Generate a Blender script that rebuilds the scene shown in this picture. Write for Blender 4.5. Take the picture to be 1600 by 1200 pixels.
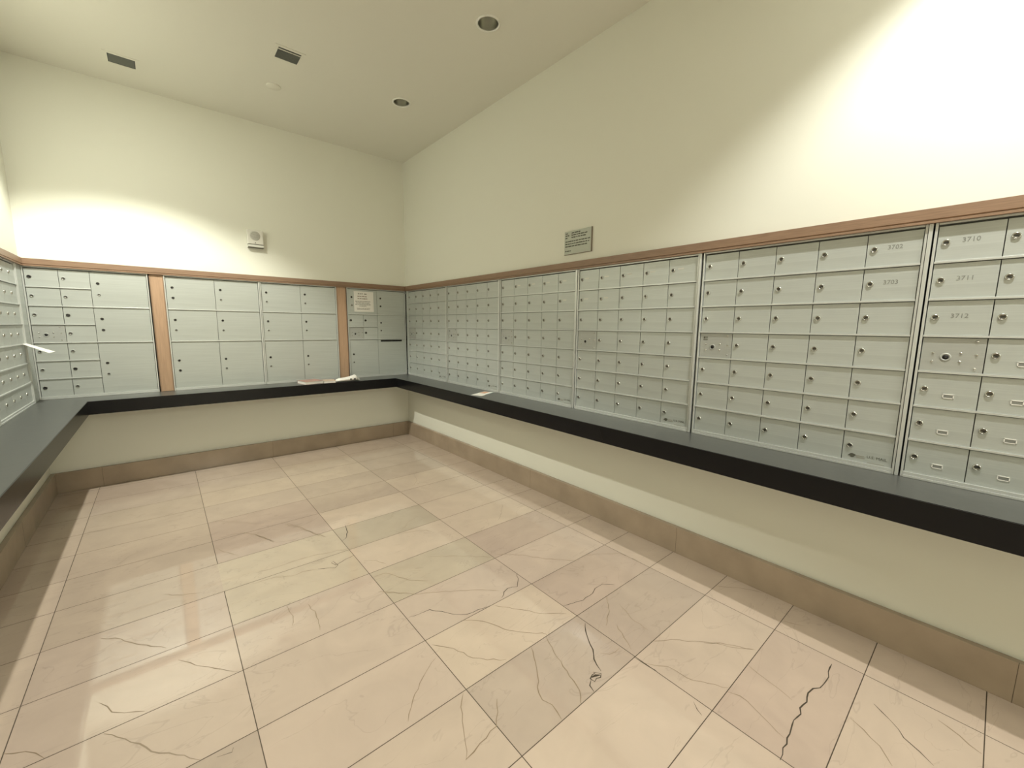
import bpy, bmesh, math, random
from mathutils import Vector, Matrix
random.seed(7)
for o in list(bpy.data.objects): bpy.data.objects.remove(o)
SC = bpy.context.scene
COL = SC.collection
R_ = math.radians
# ------------------------------------------------------------------ camera
cam_d = bpy.data.cameras.new('camera'); cam = bpy.data.objects.new('camera', cam_d); COL.objects.link(cam)
cam_d.sensor_width = 36; cam_d.sensor_fit = 'HORIZONTAL'; cam_d.lens = 644.84*36/1600; cam_d.clip_start = .02
right = Vector((.76372919, -.64545429, .01031926)); down = Vector((-.08109294, -.11178704, -.99041789)); fwd = Vector((.64042304, .75557423, -.13771681))
m = Matrix.Identity(4)
for i in range(3): m[i][0] = right[i]; m[i][1] = -down[i]; m[i][2] = -fwd[i]
m.translation = Vector((-2.1666, -4.4407, 1.2681)); cam.matrix_world = m
SC.camera = cam
# ------------------------------------------------------------------ world and exposure
wd = bpy.data.worlds.new('world'); SC.world = wd; wd.use_nodes = True
wd.node_tree.nodes['Background'].inputs[0].default_value = (.9, .92, .8, 1)
wd.node_tree.nodes['Background'].inputs[1].default_value = 0.0
vs = SC.view_settings; vs.view_transform = 'Standard'; vs.look = 'None'; vs.gamma = 1; vs.exposure = 0.22; vs.use_curve_mapping = False
GLOW = .04
FILL_POWER = 150.0  # strength of the fill light added behind the camera
LAMP_COLOR = (.985, .975, .86)
# ceiling downlight positions (x, y, watts; 0 = unlit)
DOWNLIGHTS = [(-.56, -1.153, 0), (-.56, -2.296, 0), (-.56, -4.58, 124),
              (-2.31, -1.153, 165), (-2.31, -4.58, 0)]
# ------------------------------------------------------------------ room measures (m)
W = 2.874; H = 3.019; YF = -6.2
ZC = .7063; ZCB = .6099; CD = .2734; ZB = .7243; ZT = 1.6443; ZTB = 1.6522; ZTT = 1.704
BH = .151; BT = .0266; RP = .92/7; TD = .40
# ------------------------------------------------------------------ materials
def srgb(r, g, b):
    f = lambda c: (c/255/12.92) if c/255 <= .04045 else ((c/255+.055)/1.055)**2.4
    return (f(r), f(g), f(b), 1)
def mat(name, col, rough=.5, metal=0, spec=.5, noise=None, bump=None, coat=0):
    m = bpy.data.materials.new(name); m.use_nodes = True; nt = m.node_tree; b = nt.nodes['Principled BSDF']
    b.inputs['Base Color'].default_value = col; b.inputs['Roughness'].default_value = rough
    b.inputs['Metallic'].default_value = metal; b.inputs['Specular IOR Level'].default_value = spec
    b.inputs['Coat Weight'].default_value = coat
    if noise or bump:
        tc = nt.nodes.new('ShaderNodeTexCoord'); mp = nt.nodes.new('ShaderNodeMapping'); nt.links.new(tc.outputs['Object'], mp.inputs[0])
    if noise:   # (scale xyz, detail, dark factor, light factor)
        sc, det, lo, hi = noise
        mp.inputs['Scale'].default_value = sc
        n = nt.nodes.new('ShaderNodeTexNoise'); n.inputs['Scale'].default_value = 1; n.inputs['Detail'].default_value = det
        nt.links.new(mp.outputs[0], n.inputs['Vector'])
        r = nt.nodes.new('ShaderNodeValToRGB'); nt.links.new(n.outputs['Fac'], r.inputs[0])
        r.color_ramp.elements[0].position = .3; r.color_ramp.elements[1].position = .7
        r.color_ramp.elements[0].color = (col[0]*lo, col[1]*lo, col[2]*lo, 1); r.color_ramp.elements[1].color = (min(col[0]*hi, 1), min(col[1]*hi, 1), min(col[2]*hi, 1), 1)
        nt.links.new(r.outputs[0], b.inputs['Base Color'])
    if bump:    # (scale xyz, strength, distance)
        m2 = nt.nodes.new('ShaderNodeMapping'); nt.links.new(tc.outputs['Object'], m2.inputs[0]); m2.inputs['Scale'].default_value = bump[0]
        n2 = nt.nodes.new('ShaderNodeTexNoise'); n2.inputs['Scale'].default_value = 1; n2.inputs['Detail'].default_value = 3; nt.links.new(m2.outputs[0], n2.inputs['Vector'])
        bp_ = nt.nodes.new('ShaderNodeBump'); bp_.inputs['Strength'].default_value = bump[1]; bp_.inputs['Distance'].default_value = bump[2]
        nt.links.new(n2.outputs['Fac'], bp_.inputs['Height']); nt.links.new(bp_.outputs[0], b.inputs['Normal'])
    return m
def emis(name, col, strength):
    m = bpy.data.materials.new(name); m.use_nodes = True; b = m.node_tree.nodes['Principled BSDF']
    b.inputs['Base Color'].default_value = (.8, .8, .8, 1); b.inputs['Emission Color'].default_value = (*col, 1); b.inputs['Emission Strength'].default_value = strength
    return m
M_wall = mat('wall_paint', (.83, .832, .735, 1), .85, bump=((260,)*3, .06, .001))
M_ceil = mat('ceiling_paint', (.79, .78, .69, 1), .9, bump=((200,)*3, .05, .001))
M_metal = mat('brushed_aluminium', (.54, .57, .545, 1), .42, .35, noise=((3, 3, 160), 3, .94, 1.05), bump=((4, 4, 300), .05, .0004))
M_metal2 = mat('aluminium_extrusion', (.68, .70, .68, 1), .33, .45, bump=((4, 4, 200), .04, .0003))
M_panel = mat('dull_steel_panel', (.46, .475, .45, 1), .5, .35, noise=((9, 9, 200), 3, .95, 1.04))
M_dark = mat('dark_gap', (.02, .02, .018, 1), .8)
M_house = mat('housing_steel', (.10, .10, .09, 1), .7)
M_chrome = mat('chrome', (.62, .62, .58, 1), .22, 1)
M_lockface = mat('lock_face', (.17, .165, .14, 1), .35, .8)
M_lockdark = mat('lock_dark', (.03, .03, .025, 1), .4, .3)
M_black = mat('black_slot', (.005, .005, .005, 1), .6)
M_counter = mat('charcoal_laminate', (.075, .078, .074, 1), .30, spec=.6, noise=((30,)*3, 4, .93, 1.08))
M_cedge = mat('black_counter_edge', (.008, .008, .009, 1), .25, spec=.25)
M_wood = mat('wood_veneer', srgb(146, 119, 97), .45, noise=((14, 14, 260), 6, .86, 1.12))
M_pill = mat('wood_panel', srgb(186, 154, 126), .5, noise=((160, 160, 8), 6, .9, 1.08))
M_base = mat('baseboard_marble', (.40, .315, .23, 1), .22, noise=((5, 5, 5), 8, .86, 1.1))
M_white = mat('white_plastic', (.78, .77, .70, 1), .45)
M_whitegrey = mat('grey_plastic', (.60, .59, .53, 1), .5)
M_clear = mat('strobe_lens', (.75, .76, .70, 1), .12, spec=.8)
M_paper = mat('white_paper', (.86, .84, .79, 1), .7, bump=((40,)*3, .1, .001))
M_ink = mat('print_ink', (.10, .10, .075, 1), .6)
M_inkred = mat('dark_red_ink', (.17, .075, .045, 1), .6)
M_inklight = mat('faded_ink', (.36, .35, .30, 1), .6)
M_engr = mat('engraving', (.27, .28, .26, 1), .5, .3)
M_label = mat('pale_label', (.66, .66, .60, 1), .45)
M_sign = mat('grey_sign_plastic', (.44, .46, .39, 1), .4, .2)
M_signedge = mat('sign_edge', (.20, .16, .12, 1), .5)
M_pink = mat('booklet_cover', (.43, .25, .21, 1), .5, noise=((60, 60, 60), 3, .7, 1.25))
M_tan = mat('catalogue_cover', (.56, .43, .33, 1), .5, noise=((40, 40, 40), 3, .85, 1.2))
M_orange = mat('orange_print', (.75, .42, .27, 1), .6)
M_blue = mat('blue_print', (.12, .28, .33, 1), .6)
M_grille = mat('grey_grille', (.13, .14, .125, 1), .6, .2)
M_grilledark = mat('grille_dark', (.03, .035, .03, 1), .7)
M_reflector = mat('reflector_metal', (.86, .86, .80, 1), .28, 1)
M_trimring = mat('trim_ring', (.86, .86, .80, 1), .35, .1)
M_bulb = mat('frosted_bulb', (.8, .8, .75, 1), .3)
M_lit = emis('lit_lens', (1.0, .95, .84), 14)
M_grout = mat('grout', (.10, .075, .05, 1), .8)
M_veind = mat('dark_crack', (.055, .04, .025, 1), .7)
M_veinl = mat('pale_vein', (.27, .20, .13, 1), .3)
# polished beige marble: colour of each tile from a face attribute, clouded by noise
def floor_mat():
    m = bpy.data.materials.new('polished_marble'); m.use_nodes = True; nt = m.node_tree; b = nt.nodes['Principled BSDF']
    at = nt.nodes.new('ShaderNodeAttribute'); at.attribute_name = 'tile'
    tc = nt.nodes.new('ShaderNodeTexCoord')
    n = nt.nodes.new('ShaderNodeTexNoise'); n.inputs['Scale'].default_value = 5; n.inputs['Detail'].default_value = 8; n.inputs['Distortion'].default_value = .8
    nt.links.new(tc.outputs['Object'], n.inputs['Vector'])
    mr = nt.nodes.new('ShaderNodeMapRange'); mr.inputs[1].default_value = .3; mr.inputs[2].default_value = .7; mr.inputs[3].default_value = .94; mr.inputs[4].default_value = 1.05
    nt.links.new(n.outputs['Fac'], mr.inputs[0])
    # thin wandering veins
    mp = nt.nodes.new('ShaderNodeMapping'); mp.inputs['Rotation'].default_value = (0, 0, .5); mp.inputs['Scale'].default_value = (1.1, 3.2, 1); nt.links.new(tc.outputs['Object'], mp.inputs[0])
    n2 = nt.nodes.new('ShaderNodeTexNoise'); n2.inputs['Scale'].default_value = 1.6; n2.inputs['Detail'].default_value = 4; n2.inputs['Distortion'].default_value = 1.2; nt.links.new(mp.outputs[0], n2.inputs['Vector'])
    s = nt.nodes.new('ShaderNodeMath'); s.operation = 'SUBTRACT'; s.inputs[1].default_value = .5; nt.links.new(n2.outputs['Fac'], s.inputs[0])
    a = nt.nodes.new('ShaderNodeMath'); a.operation = 'ABSOLUTE'; nt.links.new(s.outputs[0], a.inputs[0])
    v = nt.nodes.new('ShaderNodeMapRange'); v.inputs[1].default_value = 0; v.inputs[2].default_value = .006; v.inputs[3].default_value = .90; v.inputs[4].default_value = 1; nt.links.new(a.outputs[0], v.inputs[0])
    mu = nt.nodes.new('ShaderNodeMath'); mu.operation = 'MULTIPLY'; nt.links.new(mr.outputs[0], mu.inputs[0]); nt.links.new(v.outputs[0], mu.inputs[1])
    mx = nt.nodes.new('ShaderNodeVectorMath'); mx.operation = 'SCALE'; nt.links.new(at.outputs['Color'], mx.inputs[0]); nt.links.new(mu.outputs[0], mx.inputs['Scale'])
    nt.links.new(mx.outputs[0], b.inputs['Base Color'])
    b.inputs['Roughness'].default_value = .045; b.inputs['Specular IOR Level'].default_value = .8; b.inputs['IOR'].default_value = 1.6
    return m
M_floor = floor_mat()
# ------------------------------------------------------------------ helpers
def bx(bm, x0, x1, y0, y1, z0, z1, mi=0, bev=0):
    vs_ = [bm.verts.new(p) for p in ((x0,y0,z0),(x1,y0,z0),(x1,y1,z0),(x0,y1,z0),(x0,y0,z1),(x1,y0,z1),(x1,y1,z1),(x0,y1,z1))]
    fs = []
    for q in ((0,3,2,1),(4,5,6,7),(0,1,5,4),(1,2,6,5),(2,3,7,6),(3,0,4,7)):
        f = bm.faces.new([vs_[i] for i in q]); f.material_index = mi; fs.append(f)
    if bev:
        es = list({e for f in fs for e in f.edges})
        r = bmesh.ops.bevel(bm, geom=es, offset=bev, segments=2, affect='EDGES', profile=.5)
        for f in r['faces']: f.material_index = mi
def lathe(bm, prof, n=24, mi=0, axis='Y', c=(0, 0, 0)):
    """prof: list of (radius, height); heights run along axis"""
    rings = []
    for r, h in prof:
        ring = []
        for k in range(n if r > 1e-6 else 1):
            a = 2*math.pi*k/n; p = (r*math.cos(a), r*math.sin(a))
            q = {'Y': (p[0], h, p[1]), 'Z': (p[0], p[1], h)}[axis]
            ring.append(bm.verts.new((q[0]+c[0], q[1]+c[1], q[2]+c[2])))
        rings.append(ring)
    for a, b in zip(rings, rings[1:]):
        for k in range(n):
            k2 = (k+1) % n
            if len(a) == 1 and len(b) == 1: continue
            if len(a) == 1: f = bm.faces.new((a[0], b[k], b[k2]))
            elif len(b) == 1: f = bm.faces.new((a[k], b[0], a[k2]))
            else: f = bm.faces.new((a[k], b[k], b[k2], a[k2]))
            f.material_index = mi; f.smooth = True
def mesh(name, bm, mats, fix=True):
    if fix: bmesh.ops.recalc_face_normals(bm, faces=bm.faces)
    me = bpy.data.meshes.new(name); bm.to_mesh(me); bm.free()
    for m_ in (mats if isinstance(mats, (list, tuple)) else [mats]): me.materials.append(m_)
    return me
def put(name, me, parent=None, loc=(0, 0, 0), rot=(0, 0, 0)):
    o = bpy.data.objects.new(name, me); COL.objects.link(o); o.location = loc; o.rotation_euler = rot
    if parent: o.parent = parent
    return o
def thing(name, label, cat, loc=(0, 0, 0), rz=0, group=None):
    o = bpy.data.objects.new(name, None); COL.objects.link(o); o.location = loc; o.rotation_euler = (0, 0, rz); o.empty_display_size = .05
    o['label'] = label; o['category'] = cat
    if group: o['group'] = group
    return o
def tag(o, label, cat, group=None):
    o['label'] = label; o['category'] = cat
    if group: o['group'] = group
    return o
def struct(name, bm, mats, label=None):
    o = put(name, mesh(name, bm, mats)); o['kind'] = 'structure'
    if label: o['label'] = label
    return o
def text_mesh(txt, size, m_, depth=.0004):
    cu = bpy.data.curves.new('txt', 'FONT'); cu.body = txt; cu.size = size; cu.extrude = depth; cu.align_x = 'CENTER'; cu.align_y = 'CENTER'; cu.resolution_u = 2
    to = bpy.data.objects.new('txt', cu); COL.objects.link(to)
    bpy.context.view_layer.update()
    me = bpy.data.meshes.new_from_object(to.evaluated_get(bpy.context.evaluated_depsgraph_get()))
    bpy.data.objects.remove(to); bpy.data.curves.remove(cu); me.materials.clear(); me.materials.append(m_)
    return me
# ------------------------------------------------------------------ floor: marble tiles, grout and cracks in one surface
def build_floor():
    bm = bmesh.new(); cl = bm.loops.layers.float_color.new('tile')
    base = (.575, .465, .375)
    sc = lambda a, b, c: (base[0]*a, base[1]*b, base[2]*c)
    tone = {'g': sc(.885, .92, .88), 'h': sc(.94, .965, .92), 'p': sc(.90, .88, .89), 'c': sc(1.03, 1.03, 1.01), 't': sc(.94, .94, .93), 'n': base, 'r': sc(.97, .965, .98), 'y': sc(.86, .86, .87)}
    M = {1: 'nnntccccprpynp', 2: 'ncctt' + 'cgcgrcynn', 3: 'tncnpphhrrrnnn', 4: 'rrtttttrrrypcc', 0: 'nnnnnnnnnnnnnnn'}
    xs = [0, -.27, -.857, -1.446, -2.034, -2.623, -W]
    ys = [.0] + [-.0965-.2965*k for k in range(21)] + [YF]
    g = .0014
    for i in range(6):
        for j in range(len(ys)-1):
            k = j-1; ch = M.get(i, 'n'*20); c = tone[ch[k]] if 0 <= k < len(ch) else base
            f0 = random.uniform(.965, 1.03); c = tuple(v*f0 for v in c)
            xa, xb = xs[i+1]+g, xs[i]-g
            if k == 6 and i == 3: xa -= 2*g       # one long slab crosses the joint here
            v = [bm.verts.new(p) for p in ((xa, ys[j+1]+g, 0), (xb, ys[j+1]+g, 0), (xb, ys[j]-g, 0), (xa, ys[j]-g, 0))]
            f = bm.faces.new(v)
            for l in f.loops: l[cl] = (*c, 1)
    v = [bm.verts.new(p) for p in ((-W-.01, YF-.01, -.0012), (.01, YF-.01, -.0012), (.01, .01, -.0012), (-W-.01, .01, -.0012))]
    bm.faces.new(v).material_index = 1
    v = [bm.verts.new(p) for p in ((-W-.01, YF-.01, -.1), (.01, YF-.01, -.1), (.01, .01, -.1), (-W-.01, .01, -.1))]
    bm.faces.new(v[::-1]).material_index = 1
    for w, dark, pts in VEINS:
        P = [Vector((x, y)) for x, y in pts]
        Q = []
        for a, b in zip(P, P[1:]):      # break long runs so the line wanders a little
            n = max(1, int((b-a).length/.022)); d = (b-a); per = Vector((-d.y, d.x)).normalized() if d.length > 0 else Vector((0, 0))
            for t in range(n):
                Q.append(a+d*t/n + (per*random.uniform(-.0045, .0045) if t else Vector((0, 0))))
        Q.append(P[-1])
        w2 = w*(.0008 if dark else .00105); prev = None
        for t, q in enumerate(Q):
            d = (Q[min(t+1, len(Q)-1)]-Q[max(t-1, 0)]); d = d.normalized() if d.length > 0 else Vector((1, 0)); per = Vector((-d.y, d.x))
            ww = w2*random.uniform(.55, 1.25)*(.35 if t in (0, len(Q)-1) else 1)
            cur = (bm.verts.new((*(q+per*ww), .0003)), bm.verts.new((*(q-per*ww), .0003)))
            if prev: bm.faces.new((prev[1], cur[1], cur[0], prev[0])).material_index = 2 if dark else 3
            prev = cur
    for f in bm.faces:
        if f.normal.z < 0: pass
    me = mesh('floor', bm, [M_floor, M_grout, M_veind, M_veinl], fix=False)
    o = put('floor', me); o['kind'] = 'structure'
VEINS = [[2,1,[[-0.855,-2.947],[-0.88,-2.989],[-0.927,-3.034],[-0.972,-3.014],[-1.003,-3.024],[-1.039,-3.051]]],[1.6,1,[[-1.434,-2.895],[-1.341,-2.908],[-1.29,-2.978],[-1.251,-3.026],[-1.201,-3.047],[-1.117,-3.06]]],[1.3,0,[[-1.272,-3.057],[-1.201,-3.119],[-1.147,-3.234],[-1.108,-3.281],[-1.048,-3.334],[-1.04,-3.354]]],[1.5,0,[[-1.138,-3.361],[-1.174,-3.424],[-1.212,-3.477],[-1.258,-3.531],[-1.268,-3.559],[-1.255,-3.593],[-1.269,-3.649]]],[1.5,0,[[-1.05,-3.358],[-1.073,-3.415],[-1.109,-3.507],[-1.126,-3.576],[-1.14,-3.616],[-1.178,-3.651]]],[2.6,1,[[-0.865,-3.411],[-0.914,-3.461],[-0.956,-3.527],[-0.991,-3.56],[-1.015,-3.613]]],[3,1,[[-1.041,-3.597],[-1.024,-3.62],[-1.039,-3.629],[-1.054,-3.622],[-1.07,-3.627],[-1.073,-3.609],[-1.053,-3.602],[-1.039,-3.604]]],[7,1,[[-1.064,-3.608],[-1.046,-3.612],[-1.031,-3.622]]],[3.0,1,[[-1.076,-3.614],[-1.097,-3.626],[-1.105,-3.651]]],[1.3,0,[[-0.949,-3.556],[-0.925,-3.584],[-0.87,-3.59]]],[1.6,1,[[-0.855,-3.275],[-0.755,-3.307],[-0.678,-3.302],[-0.639,-3.286],[-0.585,-3.288],[-0.542,-3.329]]],[1.3,0,[[-0.639,-3.357],[-0.72,-3.432],[-0.807,-3.478]]],[2,1,[[-0.862,-3.651],[-0.861,-3.682],[-0.858,-3.721],[-0.854,-3.743]]],[1.7,1,[[-0.873,-3.895],[-0.892,-3.917],[-0.901,-3.937]]],[1.2,0,[[-0.739,-3.649],[-0.662,-3.7],[-0.602,-3.762],[-0.527,-3.835],[-0.46,-3.936]]],[1.2,0,[[-0.859,-3.691],[-0.804,-3.759],[-0.789,-3.854],[-0.72,-3.951]]],[1.2,0,[[-1.458,-3.167],[-1.542,-3.218],[-1.609,-3.276],[-1.657,-3.338]]],[1.2,0,[[-1.461,-3.362],[-1.498,-3.403],[-1.544,-3.494],[-1.58,-3.557]]],[1.6,0,[[-1.385,-3.456],[-1.413,-3.497],[-1.448,-3.533],[-1.519,-3.543],[-1.581,-3.556]]],[1.3,0,[[-0.456,-3.056],[-0.371,-3.107],[-0.278,-3.17],[-0.262,-3.283]]],[1.3,0,[[-1.45,-2.664],[-1.322,-2.781],[-1.176,-2.87],[-1.057,-2.961],[-1.015,-3.002]]],[1.2,0,[[-1.097,-3.07],[-1.03,-3.161],[-0.974,-3.243],[-0.883,-3.318]]],[1.2,0,[[-1.436,-3.099],[-1.379,-3.17],[-1.348,-3.258],[-1.311,-3.301],[-1.252,-3.345]]],[1.2,0,[[-0.645,-3.43],[-0.684,-3.521],[-0.692,-3.609]]],[1.2,0,[[-0.765,-3.503],[-0.806,-3.568],[-0.838,-3.624]]],[2.4,1,[[-0.304,-4.157],[-0.36,-4.158],[-0.416,-4.164],[-0.469,-4.158],[-0.491,-4.143],[-0.527,-4.137],[-0.572,-4.145],[-0.617,-4.137],[-0.64,-4.146],[-0.708,-4.14],[-0.748,-4.145],[-0.792,-4.15],[-0.815,-4.146],[-0.863,-4.153]]],[1.2,0,[[-0.579,-3.793],[-0.541,-3.825],[-0.519,-3.87],[-0.454,-3.943]]],[1.2,0,[[-0.741,-3.954],[-0.725,-3.988],[-0.738,-4.037],[-0.76,-4.093],[-0.777,-4.138]]],[1.2,0,[[-0.557,-3.948],[-0.577,-4.014],[-0.603,-4.11]]],[1.4,0,[[-0.531,-4.255],[-0.549,-4.293],[-0.577,-4.336],[-0.627,-4.371]]],[1.7,1,[[-0.402,-4.295],[-0.438,-4.341],[-0.485,-4.38],[-0.506,-4.418],[-0.531,-4.45]]],[1.3,0,[[-0.315,-4.443],[-0.338,-4.493],[-0.369,-4.54]]],[1.4,0,[[-0.157,-3.656],[-0.085,-3.732],[-0.032,-3.83]]],[1.4,0,[[-0.178,-3.959],[-0.146,-4.025]]],[2.4,1,[[-1.365,-1.857],[-1.383,-1.959],[-1.415,-2.027],[-1.446,-2.048]]],[2,1,[[-1.444,-2.244],[-1.492,-2.256],[-1.553,-2.281],[-1.565,-2.247],[-1.553,-2.232],[-1.544,-2.288],[-1.565,-2.306],[-1.637,-2.26]]],[1.6,0,[[-1.637,-2.26],[-1.708,-2.236],[-1.756,-2.241],[-1.82,-2.2],[-1.906,-2.193]]],[1.5,0,[[-1.892,-2.097],[-1.755,-2.104],[-1.646,-2.105],[-1.578,-2.122],[-1.427,-2.163]]],[1.8,0,[[-1.661,-1.599],[-1.596,-1.72],[-1.546,-1.843],[-1.504,-1.94]]],[2,0,[[-1.824,-1.649],[-1.757,-1.809]]],[1.5,0,[[-1.424,-2.337],[-1.371,-2.373],[-1.342,-2.436]]],[1.5,0,[[-1.144,-2.185],[-1.063,-2.212],[-0.996,-2.241],[-0.977,-2.282]]],[1.6,0,[[-1.438,-2.512],[-1.377,-2.518],[-1.348,-2.575],[-1.316,-2.644],[-1.243,-2.715]]],[1.5,0,[[-1.47,-2.641],[-1.363,-2.739]]],[1.5,0,[[-1.136,-2.521],[-1.011,-2.61],[-0.862,-2.745]]],[1.6,0,[[-0.249,-2.121],[-0.156,-2.106],[-0.089,-2.149]]],[1.5,0,[[-0.835,-2.728],[-0.719,-2.835],[-0.643,-2.949],[-0.534,-3.056]]],[1.5,0,[[-1.751,-2.522],[-1.742,-2.615],[-1.757,-2.729]]],[1.2,0,[[-1.828,-2.476],[-1.823,-2.565],[-1.841,-2.629]]],[1.3,0,[[-0.595,-1.292],[-0.641,-1.435],[-0.711,-1.519]]],[1.3,0,[[-1.112,-2.146],[-1.035,-2.072],[-0.944,-2.035]]],[1.3,0,[[-0.385,-2.242],[-0.491,-2.362],[-0.562,-2.419]]],[2,0,[[-2.007,-1.564],[-1.934,-1.55],[-1.871,-1.575],[-1.822,-1.641],[-1.781,-1.748],[-1.758,-1.803]]],[1.6,0,[[-2.024,-1.677],[-1.994,-1.756],[-1.937,-1.845]]],[2,0,[[-1.645,-1.585],[-1.595,-1.695],[-1.565,-1.799],[-1.529,-1.904]]],[1.8,0,[[-2.094,-0.438],[-2.019,-0.528]]],[1.6,0,[[-2.442,-1.562],[-2.389,-1.476],[-2.343,-1.461]]],[1.4,0,[[-2.257,-2.019],[-2.188,-2.083],[-2.111,-2.115]]],[1.4,0,[[-2.007,-1.271],[-1.874,-1.399],[-1.775,-1.507]]],[1.5,0,[[-2.452,-2.216],[-2.389,-2.273],[-2.357,-2.323],[-2.295,-2.402],[-2.25,-2.449]]],[1.5,0,[[-2.216,-2.554],[-2.169,-2.623],[-2.113,-2.69],[-2.048,-2.761]]],[1.4,0,[[-2.425,-2.615],[-2.403,-2.65],[-2.39,-2.688],[-2.358,-2.718],[-2.308,-2.752]]],[1.8,0,[[-2.402,-2.773],[-2.369,-2.814],[-2.337,-2.861],[-2.301,-2.911],[-2.27,-2.959],[-2.232,-2.997],[-2.202,-3.034],[-2.18,-3.059]]],[1.8,0,[[-2.626,-2.666],[-2.575,-2.699],[-2.551,-2.725],[-2.529,-2.762]]],[1.4,1,[[-2.1,-3.078],[-2.105,-3.092],[-2.141,-3.081]]]]
build_floor()
# ------------------------------------------------------------------ walls with the recess that holds the mailbox units
UE_R = -5.073     # end of the units on the right wall
UE_L = -1.827
bm = bmesh.new()
bx(bm, 0, .5, YF, .5, -.1, .700); bx(bm, 0, .5, YF, .5, ZTB+.012, H+.1); bx(bm, .42, .5, YF, .5, .70, ZTB+.012); bx(bm, 0, .42, YF, UE_R, .70, ZTB+.012)
struct('wall_right', bm, M_wall)
bm = bmesh.new()
bx(bm, -W, 0, 0, .5, -.1, .700); bx(bm, -W, 0, 0, .5, ZTB+.012, H+.1); bx(bm, -W, 0, .42, .5, .70, ZTB+.012)
struct('wall_back', bm, M_wall)
bm = bmesh.new()
bx(bm, -W-.5, -W, YF, .5, -.1, .700); bx(bm, -W-.5, -W, YF, .5, ZTB+.012, H+.1); bx(bm, -W-.5, -W-.42, YF, .5, .70, ZTB+.012); bx(bm, -W-.42, -W, YF, UE_L, .70, ZTB+.012)
struct('wall_left', bm, M_wall)
bm = bmesh.new(); OX0, OX1, OZ = -2.45, -.42, 2.45       # wide opening behind the camera, added to let in soft fill from the lobby
bx(bm, -W-.5, OX0, YF-.15, YF, -.1, H+.1); bx(bm, OX1, .5, YF-.15, YF, -.1, H+.1); bx(bm, OX0, OX1, YF-.15, YF, OZ, H+.1); struct('wall_front', bm, M_wall)
bm = bmesh.new(); LY = -10.2  # unseen lobby, added to carry the soft fill light
bx(bm, -4.2, 1.4, LY-.1, LY, -.1, H+.1); bx(bm, -4.3, -4.2, LY, YF-.15, -.1, H+.1); bx(bm, 1.4, 1.5, LY, YF-.15, -.1, H+.1); bx(bm, -4.2, -W-.5, YF-.25, YF-.15, -.1, H+.1); bx(bm, .5, 1.4, YF-.25, YF-.15, -.1, H+.1)
struct('wall_fill_lobby', bm, M_wall)
bm = bmesh.new(); bx(bm, -4.2, 1.4, LY, YF-.0005, -.1, 0); struct('floor_fill_lobby', bm, M_base)
bm = bmesh.new(); bx(bm, -4.2, 1.4, LY, YF-.15, H, H+.1); struct('ceiling_fill_lobby', bm, M_ceil)
# ceiling with a round opening at every downlight
def build_ceiling():
    bm = bmesh.new(); rad = .062; hs = .09
    xs = sorted({-W-.05, .05} | {v for x, _, _ in DOWNLIGHTS for v in (round(x-hs, 4), round(x+hs, 4))})
    ys = sorted({YF-.05, .05} | {v for _, y, _ in DOWNLIGHTS for v in (round(y-hs, 4), round(y+hs, 4))})
    for xa, xb in zip(xs, xs[1:]):
        for ya, yb in zip(ys, ys[1:]):
            cx, cy = (xa+xb)/2, (ya+yb)/2
            if any(abs(cx-x) < .01 and abs(cy-y) < .01 for x, y, _ in DOWNLIGHTS):
                N = 32; inner = []; outer = []
                for k in range(N):
                    a = 2*math.pi*k/N + math.pi/4; c, s = math.cos(a), math.sin(a); t = 1/max(abs(c), abs(s))
                    inner.append(bm.verts.new((cx+rad*c, cy+rad*s, H))); outer.append(bm.verts.new((cx+(xb-xa)/2*c*t, cy+(yb-ya)/2*s*t, H)))
                for k in range(N): bm.faces.new((inner[k], inner[(k+1) % N], outer[(k+1) % N], outer[k]))
            else:
                bm.faces.new([bm.verts.new(p) for p in ((xa, ya, H), (xa, yb, H), (xb, yb, H), (xb, ya, H))])
    bx(bm, -W-.5, .5, YF-.15, .5, H+.3, H+.35)
    o = put('ceiling', mesh('ceiling', bm, M_ceil, fix=False)); o['kind'] = 'structure'
build_ceiling()
# baseboards
def baseboard(name, boxes, joints):
    bm = bmesh.new()
    for b in boxes: bx(bm, *b, mi=0, bev=.0015)
    for b in joints: bx(bm, *b, mi=1)
    struct(name, bm, [M_base, M_grout])
baseboard('baseboard_right', [(-BT, 0, YF, -BT, 0, BH)], [(-BT-.0003, -BT+.004, -y-.0007, -y+.0007, 0, BH+.0002) for y in (.92, 2.15, 3.37, 4.6)])
baseboard('baseboard_back', [(-W, 0, -BT, 0, 0, BH)], [(x-.0007, x+.0007, -BT-.0003, -BT+.004, 0, BH+.0002) for x in (-.21, -1.43, -2.6)])
baseboard('baseboard_left', [(-W, -W+BT, YF, -BT, 0, BH)], [(-W+BT-.004, -W+BT+.0003, -y-.0007, -y+.0007, 0, BH+.0002) for y in (1.0, 2.2, 3.4)])
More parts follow.
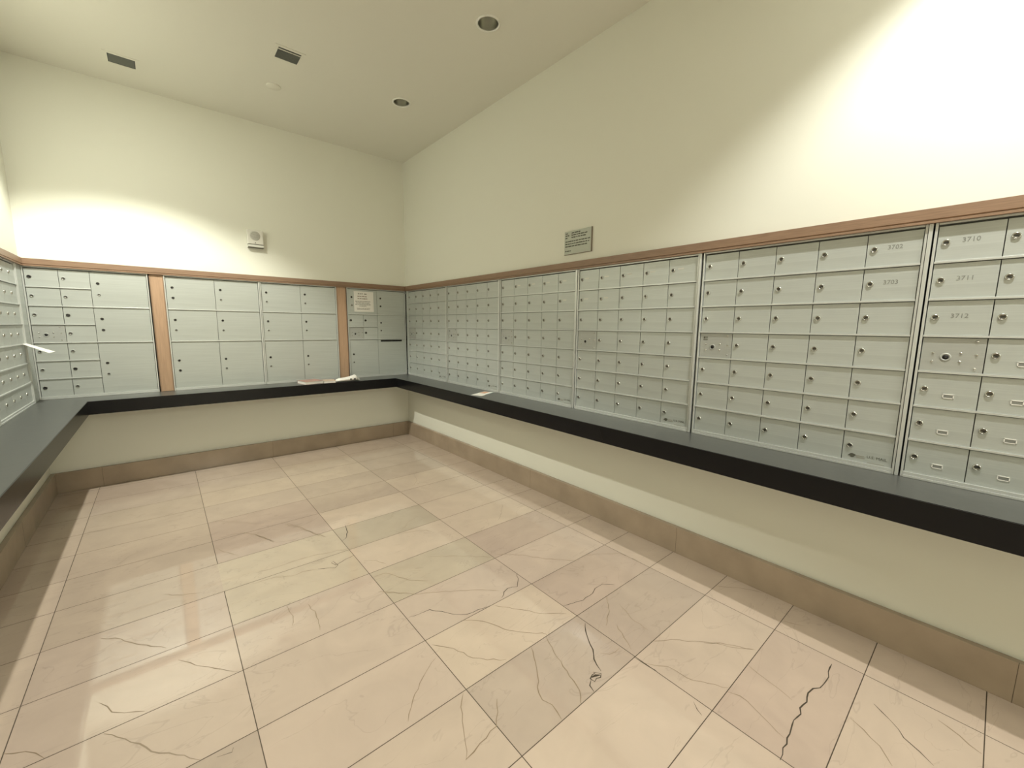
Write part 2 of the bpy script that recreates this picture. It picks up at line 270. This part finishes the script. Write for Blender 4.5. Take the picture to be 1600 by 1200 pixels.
# wooden rail over the mailboxes on the three walls
def rail(name, axis, a, b, side):
    """profile (outward, z) swept along the wall"""
    prof = [(0, ZTT), (.0165, ZTT), (.0165, ZTB+.014), (.013, ZTB+.012), (.013, ZTB+.009), (.0185, ZTB+.007), (.0185, ZTB), (-.004, ZTB), (-.004, ZTT)]
    bm = bmesh.new()
    def P(o, z, t): return {'R': (-o, t, z), 'L': (-W+o, t, z), 'B': (t, -o, z)}[side]
    A = [bm.verts.new(P(o, z, a)) for o, z in prof]; B = [bm.verts.new(P(o, z, b)) for o, z in prof]
    n = len(prof)
    for k in range(n): bm.faces.new((A[k], A[(k+1) % n], B[(k+1) % n], B[k]))
    bm.faces.new(A); bm.faces.new(B[::-1])
    struct(name, bm, M_wood)
rail('trim_1', 'y', YF, 0, 'R'); rail('trim_2', 'x', -W+.0165, -.0165, 'B'); rail('trim_3', 'y', YF, 0, 'L')
def pillar(name, x0, x1):
    bm = bmesh.new(); bx(bm, x0+.006, x1-.006, -.002, .02, ZC+.001, ZTB-.001, 0, .001)
    bx(bm, x0, x0+.006, -.006, .02, ZC+.001, ZTB-.001, 1); bx(bm, x1-.006, x1, -.006, .02, ZC+.001, ZTB-.001, 1)
    struct(name, bm, [M_pill, M_wood])
pillar('trim_4', -2.2027, -2.1145); pillar('trim_5', -.7661, -.6686)
# ------------------------------------------------------------------ continuous charcoal counter
def build_counter():
    bm = bmesh.new(); e = .001
    pts = [(-e, YF+.002), (-CD, YF+.002), (-CD, -CD), (-W+.269, -CD), (-W+.269, YF+.002), (-W+e, YF+.002), (-W+e, -e), (-e, -e)]
    lo = [bm.verts.new((x, y, ZCB)) for x, y in pts]; hi = [bm.verts.new((x, y, ZC)) for x, y in pts]
    n = len(pts)
    bm.faces.new(lo); bm.faces.new(hi)
    for k in range(n): bm.faces.new((lo[k], lo[(k+1) % n], hi[(k+1) % n], hi[k]))
    bmesh.ops.recalc_face_normals(bm, faces=bm.faces)
    es = [ed for ed in bm.edges if abs(ed.verts[0].co.z-ZC) < 1e-5 and abs(ed.verts[1].co.z-ZC) < 1e-5 and not any(abs(v.co.x+e) < 1e-4 or abs(v.co.x+W-e) < 1e-4 for v in ed.verts)]
    bmesh.ops.bevel(bm, geom=es, offset=.002, segments=2, affect='EDGES')
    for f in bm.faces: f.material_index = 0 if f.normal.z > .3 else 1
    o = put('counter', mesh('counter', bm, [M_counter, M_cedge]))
    tag(o, 'continuous charcoal stone counter running under the mailboxes on all three walls', 'counter')
build_counter()
# ------------------------------------------------------------------ mailbox units
_door = {}
def door_mesh(w, h, panel=False):
    k = (round(w, 3), round(h, 3), panel)
    if k not in _door:
        bm = bmesh.new(); g = .0013
        bx(bm, g, w-g, .0015, .006, .0042, h-.0062, 0, .0007)
        _door[k] = mesh('panel' if panel else 'door', bm, M_panel if panel else M_metal)
    return _door[k]
def lock_mesh(kind):
    bm = bmesh.new(); y = .0015
    if kind == 'chrome':
        lathe(bm, [(.0096, y), (.0096, y-.002), (.0086, y-.0042), (.0070, y-.0048), (.0066, y-.0040)], 20, 0)
        lathe(bm, [(.0066, y-.0040), (.0060, y-.0034), (0, y-.0034)], 20, 1)
        bx(bm, -.0045, .0045, y-.0036, y-.0030, -.0011, .0011, 2)
        return mesh('lock', bm, [M_chrome, M_lockface, M_black])
    if kind in ('dark', 'grey'):
        lathe(bm, [(.0100, y), (.0100, y-.0015), (.0088, y-.0035), (.0072, y-.0038)], 20, 0)
        lathe(bm, [(.0072, y-.0038), (.0066, y-.0030), (0, y-.0030)], 20, 1)
        bx(bm, -.0045, .0045, y-.0032, y-.0026, -.0011, .0011, 2)
        return mesh('lock', bm, [M_lockface if kind == 'dark' else M_panel, M_black if kind == 'dark' else M_lockface, M_black])
    if kind == 'arrow':
        lathe(bm, [(.0150, y), (.0148, y-.0014), (.0092, y-.0018), (.0090, y-.0005), (0, y-.0005)], 24, 0)
        lathe(bm, [(.0085, y-.0006), (.0083, y-.0015), (0, y-.0015)], 24, 1)
        bx(bm, -.003, .003, y-.0021, y-.0014, -.0008, .0008, 2)
        return mesh('arrow_lock', bm, [M_panel, M_black, M_lockface])
LK = {k: lock_mesh(k) for k in ('chrome', 'dark', 'grey', 'arrow')}
bm = bmesh.new(); lathe(bm, [(.0042, .0015), (.0040, .0002), (.0028, -.0014), (0, -.0020)], 12); M_RIV = mesh('rivet', bm, M_chrome)
bm = bmesh.new()
for a in ((-.0145, .0145, .0055, .0080), (-.0145, .0145, -.008, -.0055), (-.0145, -.012, -.008, .008), (.012, .0145, -.008, .008)): bx(bm, a[0], a[1], -.0002, .0016, a[2], a[3], 0)
bx(bm, -.012, .012, .0006, .0016, -.0055, .0055, 1)
M_NAME = mesh('name_window', bm, [M_paper, M_engr])
NUMS = {n: text_mesh(n, .0225, M_engr) for n in ('3710', '3711', '3712', '3702', '3703')}
def label_mesh():
    bm = bmesh.new(); bx(bm, -.017, .017, .0009, .0016, -.0045, .0045); return mesh('pale_label', bm, M_label)
M_LAB = label_mesh()
def mail_mark():
    """postal mark: eagle head, two lines of small print, U.S. MAIL block"""
    bm = bmesh.new(); y0, y1 = .0004, .0016
    P = [(-.060, -.002), (-.052, .004), (-.046, .0055), (-.038, .0045), (-.032, .002), (-.036, .000), (-.040, -.004), (-.048, -.0045), (-.052, -.0015)]
    A = [bm.verts.new((x, y0, z)) for x, z in P]; bm.faces.new(A)
    for k, (x0, x1, z0, z1) in enumerate([(-.032, -.006, .0010, .0028), (-.032, -.004, -.0035, -.0015), (.006, .058, -.0115, -.0103), (.006, .058, -.0145, -.0138)]): bx(bm, x0, x1, y0, y1, z0, z1, 1)
    me = mesh('mark', bm, [M_ink, M_inklight]); return me
M_MARK = mail_mark(); M_USMAIL = text_mesh('U.S. MAIL', .0155, M_ink)
def plate_mark():
    bm = bmesh.new()
    for x0, x1, z0, z1 in [(-.008, -.003, -.002, .009), (-.002, .013, .004, .0075), (-.002, .013, -.001, .001), (-.009, .013, -.0085, -.005)]: bx(bm, x0, x1, .0006, .0016, z0, z1)
    return mesh('printed_mark', bm, M_ink)
M_PMARK = plate_mark()
def lock(parent, u, z, kind):
    o = put('lock', LK[kind], parent, (u, 0, z), (0, random.choice((0, 0, .5, -.4, 1.57, .2)), 0)); o.scale = (1.18, 1.25, 1.18); return o
def arrow_panel(unit, u, z, w, mark=False):
    p = put('arrow_lock_panel', door_mesh(w, RP, True), unit, (u, 0, z))
    put('arrow_lock', LK['arrow'], p, (.065, 0, .056))
    for ru, rz in ((.032, .071), (.032, .040), (.102, .072), (.102, .041), (.140, .068), (.140, .019), (.137, .114)): put('rivet', M_RIV, p, (ru, 0, rz))
    if mark: put('printed_mark', M_PMARK, p, (.026, 0, .100))
    return p
def small_door(unit, u, z, w=.16, kind='chrome', lk=True):
    d = put('mailbox_door', door_mesh(w, RP), unit, (u, 0, z))
    if lk: lock(d, .0235, RP-.064, kind)
    return d
def frame_mesh(Wd, cols_rails, sl, sr, double):
    """local frame: X right along wall, -Y towards room, Z from door area bottom"""
    bm = bmesh.new(); Hh = 7*RP
    bx(bm, -sl+.001, Wd+sr-.001, .010, .38, -.012, Hh+.004, 1)                       # housing behind the doors
    bx(bm, -sl, -.0015, -.007, .010, -.0175, Hh+.0075, 0, .0008)                     # left stile
    if double:
        bx(bm, Wd+.0015, Wd+.0085, -.005, .010, -.0175, Hh+.0075, 0, .0006); bx(bm, Wd+.0105, Wd+sr, -.008, .010, -.0175, Hh+.0075, 0, .0008)
    else: bx(bm, Wd+.0015, Wd+sr, -.007, .010, -.0175, Hh+.0075, 0, .0008)
    bx(bm, 0, Wd, -.0035, .010, Hh+.0005, Hh+.0075, 0, .0006)                        # head
    bx(bm, -.001, Wd+.001, -.006, .010, -.0075, .0035, 0, .0008); bx(bm, -.001, Wd+.001, -.010, .010, -.0175, -.0085, 0, .0008)   # sill, two steps
    for u0, u1, z in cols_rails: bx(bm, u0, u1, -.0052, .010, z-.0038, z+.0038, 0, .0006)
    return mesh('frame', bm, [M_metal2, M_house])
ROT = {'R': -math.pi/2, 'B': 0, 'L': math.pi/2}
def origin(side, u, z=ZB):
    return {'R': (0, -u, z), 'B': (u, 0, z), 'L': (-W, u, z)}[side]
_std = frame_mesh(.8004, [(0, .8004, k*RP) for k in range(1, 7)], .0085, .0215, True)
def std_unit(side, u, label, nums=(), marks=False, names=False, labels=(), mark=False, group=None, dark=False):
    t = thing('mailbox_unit', label, 'mailbox', origin(side, u), ROT[side], group)
    put('frame', _std, t)
    cw = .8004/5
    for r in range(7):
        for c in range(5):
            z = (6-r)*RP
            if r == 3 and c == 0: arrow_panel(t, 0, z, cw, mark); continue
            d = small_door(t, c*cw, z, cw)
            if (r, c) in dict(nums): put('engraved_number', NUMS[dict(nums)[(r, c)]], d, (.084, .0013, RP-.060), (math.pi/2, 0, 0))
            if (r, c) in labels: put('pale_label', M_LAB, d, (.062+random.uniform(-.006, .006), 0, RP-.058))
            if names and (r > 3 or (r == 3 and c > 0)): put('name_window', M_NAME, d, (.087, 0, .044+random.uniform(-.002, .002)))
            if marks and r == 6 and c == 4:
                o = put('postal_mark', M_MARK, d, (.080, 0, .026)); o.scale = (1, 1, 1.7)
                put('postal_lettering', M_USMAIL, d, (.113, .0013, .030), (math.pi/2, 0, 0))
    return t
RU = [(.0606, 'aluminium mailbox unit on the right wall standing in the far corner', {}, True, False, (), False),
      (.8983, 'aluminium mailbox unit on the right wall, second from the far corner', {}, True, False, (), True),
      (1.7358, 'aluminium mailbox unit on the right wall just left of the one under the grey sign', {}, True, False, ((0, 1), (0, 2), (0, 3), (0, 4), (1, 4)), False),
      (2.5719, 'aluminium mailbox unit directly under the right part of the grey text sign', {}, True, False, ((0, 0), (0, 1), (0, 2), (0, 3), (0, 4), (1, 0), (1, 1)), False),
      (3.4124, 'aluminium mailbox unit with number 3702 at its top right', (((0, 4), '3702'), ((1, 4), '3703')), True, False, (), True),
      (4.2483, 'nearest mailbox unit at the right edge, with 3710 on its top left door', (((0, 0), '3710'), ((1, 0), '3711'), ((2, 0), '3712')), False, True, (), False)]
for u, lab, nums, mk, nm, lb, pm in RU: std_unit('R', u, lab, nums, mk, nm, lb, pm, 'mailbox units on the right wall')
std_unit('L', -.978, 'aluminium mailbox unit on the left wall from which the white card sticks out', group='mailbox units on the left wall')
std_unit('L', -.978-.8375, 'aluminium mailbox unit at the extreme left edge of the picture on the left wall', group='mailbox units on the left wall')
def filler(side, u0, u1, label):
    bm = bmesh.new(); bx(bm, 0, u1-u0, -.004, .012, -.0175, .9275, 0, .0008)
    o = put('filler_strip', mesh('filler_strip', bm, M_metal), None, origin(side, u0), (0, 0, ROT[side])); tag(o, label, 'metal strip')
filler('L', -.150, -.012, 'plain aluminium filler strip closing the left wall beside the left corner')
filler('R', .012, .046, 'narrow aluminium filler strip in the far right corner beside the first right unit')
def parcel(unit, u, r0, r1, w, kind=('dark', 'grey'), name='parcel_door'):
    h = (r1-r0)*RP; z = (7-r1)*RP
    d = put(name, door_mesh(w, h), unit, (u, 0, z))
    off = .087 if r1-r0 == 2 else .160
    if kind:
        put('lock', LK[kind[0]], d, (.040, 0, h-off)); put('lock', LK[kind[1]], d, (.040, 0, h-off-.084))
    return d
G = 'mailbox units on the back wall'
def back_unit(x0, x1, rails_, label, sl=.0095, sr=.0095):
    t = thing('mailbox_unit', label, 'mailbox', origin('B', x0), 0, G)
    put('frame', frame_mesh(x1-x0, rails_, sl, sr, False), t)
    return t
# B1: two columns of small doors and a wide column of parcel lockers
a, b, c, d_ = -2.8606, -2.6967, -2.5373, -2.2193
w1, w2, w3 = b-a, c-b, d_-c; u3 = c-a
t = back_unit(a, d_, [(0, u3, k*RP) for k in range(1, 7)] + [(u3, d_-a, 3*RP), (u3, d_-a, 5*RP)], 'mailbox unit on the back wall in the left corner, fourteen small compartments beside three lockers')
for r in range(7):
    for k in range(2):
        z = (6-r)*RP
        if r == 3 and k == 0: arrow_panel(t, 0, z, w1)
        else: small_door(t, k*w1, z, w1 if k == 0 else w2, 'grey' if (r+k) % 3 else 'dark')
parcel(t, u3, 0, 2, w3, ('dark', 'grey')); parcel(t, u3, 2, 4, w3, ('dark', 'dark')); parcel(t, u3, 4, 7, w3, ('dark', 'grey'))
# B2, B3: six parcel lockers each
for x0, xm, x1, lab, sr in [(-2.1046, -1.7800, -1.4550, 'unit of six parcel lockers on the back wall, right of the left wooden panel', .0115), (-1.4315, -1.1026, -.7761, 'unit of six parcel lockers on the back wall, left of the right wooden panel', .0095)]:
    t = back_unit(x0, x1, [(0, x1-x0, 3*RP), (0, x1-x0, 5*RP)], lab, .0095, sr)
    for k, (ua, ub) in enumerate(((0, xm-x0), (xm-x0, x1-x0))):
        for r0, r1 in ((0, 2), (2, 4), (4, 7)):
            parcel(t, ua, r0, r1, ub-ua, ('dark', 'dark') if (x0 < -2 and k == 0 and r0 != 2) else ('dark', 'grey'))
# B4: notice, outgoing slot
a, b, c = -.6527, -.3417, -.0206
t = back_unit(a, c, [(0, b-a, 3*RP), (0, b-a, 4*RP), (0, b-a, 5*RP), (b-a, c-a, 3*RP), (b-a, c-a, 5*RP)], 'mailbox unit on the back wall in the far right corner with an outgoing mail slot', sr=.0085)
w = b-a; w2 = c-b; h2 = w/2
parcel(t, 0, 0, 2, w); parcel(t, 0, 4, 7, w); parcel(t, w, 0, 2, w2, ('dark', 'dark')); parcel(t, w, 2, 4, w2)
small_door(t, 0, 4*RP, h2, 'dark'); small_door(t, h2, 4*RP, h2, 'dark'); arrow_panel(t, 0, 3*RP, h2); small_door(t, h2, 3*RP, h2, 'dark')
d = parcel(t, w, 4, 7, w2, None, 'outgoing_mail_panel')
bm = bmesh.new(); bx(bm, .030, .278, -.0012, .003, 3*RP-.030, 3*RP-.012); put('mail_slot', mesh('mail_slot', bm, M_black), d)
# ------------------------------------------------------------------ printed lines: rows of short word-like strokes
def words(bm, x0, x1, z, h, mi=0, seed=0, y0=-.0006, y1=0.0):
    rnd = random.Random(seed); x = x0
    while x < x1-.002:
        wl = min(rnd.uniform(.010, .030), x1-x); xx = x
        while xx < x+wl-.001:                      # letters
            cw = rnd.uniform(.0018, .0034); hh = h*rnd.choice((.72, .72, 1, 1.0, .8))
            bx(bm, xx, min(xx+cw*.8, x+wl), y0, y1, z-h/2, z-h/2+hh, mi); xx += cw
        x += wl+h*.55
# notice taped on the top left locker of the far right unit
t = thing('paper_notice', 'white printed notice taped to the top left locker door in the far right corner', 'notice', (-.590, -.0010, 1.408), 0)
bm = bmesh.new(); bx(bm, 0, .210, -.0006, 0, 0, .212); put('sheet', mesh('sheet', bm, M_paper), t)
bm = bmesh.new()
words(bm, .045, .075, .188, .011, 0, 1, -.0010, -.0005); bx(bm, .084, .092, -.0010, -.0005, .182, .194, 0); words(bm, .110, .138, .187, .011, 0, 2, -.0010, -.0005)
words(bm, .040, .145, .160, .009, 1, 3, -.0010, -.0005); words(bm, .040, .142, .137, .009, 1, 4, -.0010, -.0005)
for k, (xa, xb, z) in enumerate([(.015, .175, .108), (.022, .170, .092), (.014, .178, .076), (.055, .130, .061), (.028, .170, .036), (.030, .165, .026)]): words(bm, xa, xb, z, .0065, 0 if k < 4 else 2, 10+k, -.0010, -.0005)
put('printed_lines', mesh('printed_lines', bm, [M_ink, M_inkred, M_inklight]), t)
# sign on the right wall
t = thing('wall_sign', 'small grey plastic sign with dark text lines on the right wall above the wooden rail', 'sign', (-.001, -2.435, 1.757), -math.pi/2)
bm = bmesh.new(); bx(bm, 0, .232, -.0075, 0, 0, .150, 0, .001); bx(bm, .230, .2345, -.009, 0, -.001, .151, 1, .0006); bx(bm, -.001, .2345, -.009, 0, -.0025, .0005, 1); put('plate', mesh('plate', bm, [M_sign, M_signedge]), t)
bm = bmesh.new()
for k, (l, xa, xb, z) in enumerate([(.028, .062, .138, .137), (.040, .062, .195, .123), (.026, .062, .190, .108)]):
    words(bm, .008, l, z, .0080, 0, 20+k, -.0081, -.0074); words(bm, xa, xb, z, .0084, 0, 30+k, -.0081, -.0074)
for k, (xa, xb, z) in enumerate([(.008, .222, .084), (.008, .215, .068), (.008, .198, .052), (.008, .058, .022)]): words(bm, xa, xb, z, .0080, 0, 40+k, -.0081, -.0074)
put('lettering', mesh('lettering', bm, M_ink), t)
# fire alarm speaker with strobe on the back wall
t = thing('wall_alarm', 'white wall alarm with round speaker grille and strobe strip high on the back wall', 'alarm', (-1.452, -.001, 2.022), 0)
bm = bmesh.new(); bx(bm, -.062, .062, -.042, 0, -.050, .074, 0, .006); put('body', mesh('body', bm, M_white), t)
bm = bmesh.new(); lathe(bm, [(.040, -.0415), (.040, -.0435), (.036, -.0445), (0, -.0445)], 28, 0, 'Y', (-.004, 0, .022))
for k in range(7):
    z = .022-.027+.009*k; hw = math.sqrt(max(.034**2-(z-.022)**2, 0)); bx(bm, -.004-hw, -.004+hw, -.0449, -.0444, z-.0010, z+.0010, 1)
put('speaker_grille', mesh('speaker_grille', bm, [M_whitegrey, M_ink]), t)
bm = bmesh.new(); bx(bm, -.060, .062, -.040, 0, -.074, -.054, 0, .003); put('strobe_lens', mesh('strobe_lens', bm, M_clear), t)
bm = bmesh.new(); bx(bm, -.060, .060, -.039, -.001, -.0545, -.0495); bx(bm, -.060, .062, -.036, -.001, -.079, -.0735); put('dark_seam', mesh('dark_seam', bm, M_lockface), t)
bm = bmesh.new(); lathe(bm, [(.004, -.0415), (.004, -.0430), (0, -.0430)], 12, 0, 'Y', (-.004, 0, -.038)); put('indicator', mesh('indicator', bm, M_ink), t)
# ------------------------------------------------------------------ ceiling fixtures
def downlight(x, y, lit, label):
    t = thing('recessed_downlight', label, 'light', (x, y, H), 0, 'ceiling downlights')
    bm = bmesh.new(); lathe(bm, [(.0600, .001), (.0600, -.0040), (.0640, -.0062), (.0705, -.0050), (.0722, -.0002), (.0722, .001)], 40, 0, 'Z'); put('trim_ring', mesh('trim_ring', bm, M_trimring), t)
    bm = bmesh.new(); lathe(bm, [(.0602, 0), (.0590, .025), (.0570, .050), (.0540, .075), (.0490, .095), (.030, .104), (0, .105)], 40, 0, 'Z'); put('reflector', mesh('reflector', bm, M_reflector, fix=False), t)
    if lit:
        bm = bmesh.new(); lathe(bm, [(.050, .050), (0, .050)], 32, 0, 'Z'); put('lens', mesh('lens', bm, M_lit, fix=False), t)
        ld = bpy.data.lights.new('lamp', 'SPOT'); ld.energy = lit; ld.color = LAMP_COLOR if x < -1 else (1.0, .985, .915); ld.spot_size = R_(113); ld.spot_blend = .5 if x > -1 else .34; ld.shadow_soft_size = .028
        lo = bpy.data.objects.new('lamp_light', ld); COL.objects.link(lo); lo.parent = t; lo.location = (0, 0, .012)
        l2 = bpy.data.lights.new('lens_glow', 'AREA'); l2.shape = 'DISK'; l2.size = .10; l2.energy = lit*GLOW; l2.color = LAMP_COLOR
        lo2 = bpy.data.objects.new('lens_glow', l2); COL.objects.link(lo2); lo2.parent = t; lo2.location = (0, 0, -.006)
    else:
        bm = bmesh.new(); lathe(bm, [(0, .042), (.007, .043), (.0075, .050), (.0075, .100)], 14, 0, 'Z', (.014, -.006, 0)); lathe(bm, [(0, .042), (.007, .043), (.0075, .050), (.0075, .100)], 14, 0, 'Z', (-.004, .008, 0)); put('lamp_tube', mesh('lamp_tube', bm, M_bulb), t)
        bm = bmesh.new(); bx(bm, -.016, .02, -.016, .016, .090, .103); put('socket', mesh('socket', bm, M_lockdark), t)
LBL = ['unlit recessed downlight in the ceiling nearer the far corner', 'unlit recessed downlight in the ceiling at the top edge of the picture', 'lit recessed downlight over the right wall behind the camera',
       'lit recessed downlight over the left end of the back wall', 'unlit recessed downlight over the left counter behind the camera']
for (x, y, l), lb in zip(DOWNLIGHTS, LBL): downlight(x, y, l, lb)
t = thing('fill_light_panel', 'unseen square fill light panel added in the lobby behind the camera', 'light', (-1.4, -8.2, H))  # added out of view to brighten the room softly
bm = bmesh.new(); bx(bm, -.62, .62, -.62, .62, -.03, 0); put('housing', mesh('housing', bm, M_white), t)
ld = bpy.data.lights.new('fill_light', 'AREA'); ld.size = 1.2; ld.energy = FILL_POWER; ld.color = LAMP_COLOR; lo = bpy.data.objects.new('fill_light', ld); COL.objects.link(lo); lo.parent = t; lo.location = (0, 0, -.034)
def vent(name, x0, x1, y0, y1, label, louvre):
    cx, cy = (x0+x1)/2, (y0+y1)/2; hx, hy = (x1-x0)/2, (y1-y0)/2
    t = thing(name, label, 'vent', (cx, cy, H), 0, 'ceiling vents')
    b_ = .022
    bm = bmesh.new()
    for q in ((-hx-b_, hx+b_, -hy-b_, -hy), (-hx-b_, hx+b_, hy, hy+b_), (-hx-b_, -hx, -hy, hy), (hx, hx+b_, -hy, hy)): bx(bm, *q, -.003, .0005, 0)
    put('frame', mesh('frame', bm, M_ceil), t)
    bm = bmesh.new(); bx(bm, -hx, hx, -hy, hy, -.0006, .0005); put('backing', mesh('backing', bm, M_grilledark), t)
    if louvre:
        for k in range(7):
            y = -hy+.040+k*(2*hy-.046)/6
            bm = bmesh.new(); bx(bm, -hx+.001, hx-.001, y-.0065, y+.0045, -.0036, -.0012); put('slat', mesh('slat', bm, M_grille), t)
        bm = bmesh.new(); bx(bm, -hx+.001, hx-.001, -hy+.016, -hy+.024, -.0045, -.001); put('slat', mesh('slat', bm, M_ceil), t)
    else:
        bm = bmesh.new(); bx(bm, -hx+.004, hx-.004, -hy+.006, hy-.006, -.0022, -.0004, 0, .001); put('grille_plate', mesh('grille_plate', bm, M_grille), t)
vent('ceiling_vent', -2.288, -2.150, -.449, -.325, 'dark grey rectangular vent in the ceiling near the left corner', False)
vent('ceiling_vent', -1.445, -1.311, -1.262, -1.132, 'louvred rectangular vent in the ceiling between the left vent and the downlights', True)
bm = bmesh.new(); lathe(bm, [(.0480, .0005), (.0480, -.0045), (.0465, -.006), (0, -.0065)], 40, 0, 'Z')
o = put('sprinkler_cover', mesh('sprinkler_cover', bm, M_ceil), None, (-1.377, -.732, H)); tag(o, 'flush round cover plate on the ceiling behind the louvred vent', 'cover plate')
# ------------------------------------------------------------------ things lying on the counter
def sheet(name, pts, th, mats, label, cat, parts=()):
    """thin solid through 3D corner points (a top polygon), thickened downwards"""
    bm = bmesh.new(); T = [bm.verts.new(p) for p in pts]; n = len(pts)
    B = [bm.verts.new((p[0], p[1], p[2]-th)) for p in pts]
    bm.faces.new(T); bm.faces.new(B[::-1])
    for k in range(n): bm.faces.new((T[k], B[k], B[(k+1) % n], T[(k+1) % n]))
    return mesh(name, bm, mats)
zc = ZC+.0006
t = thing('postcard', 'white postcard with orange print lying on the right counter near the wall', 'card', (-.15, -1.68, zc), 0)
Q = [(-.258+.15, -1.668+1.68), (-.060+.15, -1.582+1.68), (-.016+.15, -1.672+1.68), (-.214+.15, -1.760+1.68)]
put('card', sheet('card', [(x, y, .0014) for x, y in Q], .0014, M_paper, '', ''), t)
def lerp(a, b, s, k, z):
    A = Vector(Q[a]).lerp(Vector(Q[b]), s); B = Vector(Q[(a+3) % 4]).lerp(Vector(Q[(b+1) % 4]), s); P = A.lerp(B, k); return (P.x, P.y, z)
put('orange_print', sheet('orange_print', [lerp(0, 1, .55, .08, .0017), lerp(0, 1, .94, .08, .0017), lerp(0, 1, .94, .6, .0017), lerp(0, 1, .55, .6, .0017)], .0003, M_orange, '', ''), t)
put('blue_edge', sheet('blue_edge', [lerp(0, 1, .30, .94, .0017), lerp(0, 1, .99, .94, .0017), lerp(0, 1, .99, 1.0, .0017), lerp(0, 1, .30, 1.0, .0017)], .0003, M_blue, '', ''), t)
# card sticking out of the gap between two doors on the left wall
me = sheet('card_m', [(-W+.004, -.262, 1.1205), (-W+.006, -.165, 1.1215), (-2.735, -.200, 1.064), (-2.752, -.297, 1.060)], .0012, M_paper, '', '')
tag(put('projecting_card', me), 'white card sticking out of a door gap on the left wall at the corner', 'card')
# pink booklet, tan catalogue and rolled plastic-wrapped paper on the back counter
def book(x, y, rz, w, d, h, cover, label, name='booklet', cat='booklet', z0=0):
    t = thing(name, label, cat, (x, y, zc+z0), rz)
    bm = bmesh.new(); bx(bm, -w/2+.002, w/2-.002, -d/2+.002, d/2, .0012, h-.0012, 0); put('pages', mesh('pages', bm, M_paper), t)
    bm = bmesh.new(); bx(bm, -w/2, w/2, -d/2, d/2, 0, .001); bx(bm, -w/2, w/2, -d/2, d/2, h-.001, h); bx(bm, -w/2, w/2, d/2, d/2+.001, 0, h); put('cover', mesh('cover', bm, cover), t)
    return t
book(-1.100, -.172, R_(12), .170, .165, .027, M_pink, 'reddish pink booklet lying on the back counter left of the tan catalogue')
book(-.935, -.190, R_(-8), .105, .140, .019, M_tan, 'tan catalogue lying on the back counter between pink booklet and white roll', 'catalogue', 'catalogue')
def roll():
    t = thing('wrapped_newspaper', 'white plastic-wrapped newspaper with black dots on the back counter at the right wooden panel', 'newspaper', (-.765, -.215, zc), R_(3))
    bm = bmesh.new(); n = 20; rings = []
    prof = [(-.112, .010, .006), (-.108, .030, .012), (-.08, .044, .017), (-.03, .048, .019), (.03, .050, .023), (.075, .048, .031), (.095, .034, .024), (.105, .016, .010)]
    for x, ry, rz in prof:
        rings.append([bm.verts.new((x+random.uniform(-.002, .002), ry*math.cos(2*math.pi*k/n)*(1+random.uniform(-.05, .05)), rz+rz*math.sin(2*math.pi*k/n)*(1+random.uniform(-.08, .05)))) for k in range(n)])
    for a, b in zip(rings, rings[1:]):
        for k in range(n): bm.faces.new((a[k], b[k], b[(k+1) % n], a[(k+1) % n])).smooth = True
    bm.faces.new(rings[0]); bm.faces.new(rings[-1][::-1])
    for f in bm.faces:
        for v in f.verts: v.co.z = max(v.co.z, .0)
    put('wrapper', mesh('wrapper', bm, M_paper), t)
    for x in (.018, .058):
        bm = bmesh.new(); lathe(bm, [(0, 0), (.0085, .0002), (.0085, .004)], 16, 0, 'Y', (0, 0, 0)); put('black_dot', mesh('black_dot', bm, M_black), t, (x, -.0515, .022))
    bm = bmesh.new(); lathe(bm, [(0, 0), (.010, .001), (.012, .010), (.006, .024), (0, .026)], 14, 0, 'Z', (0, 0, 0)); put('tied_end', mesh('tied_end', bm, M_clear), t, (.112, -.010, 0))
    bm = bmesh.new(); bx(bm, -.118, -.075, -.052, -.047, .0005, .004); put('dark_band', mesh('dark_band', bm, M_black), t, (0, 0, 0), (0, 0, R_(-18)))
roll()
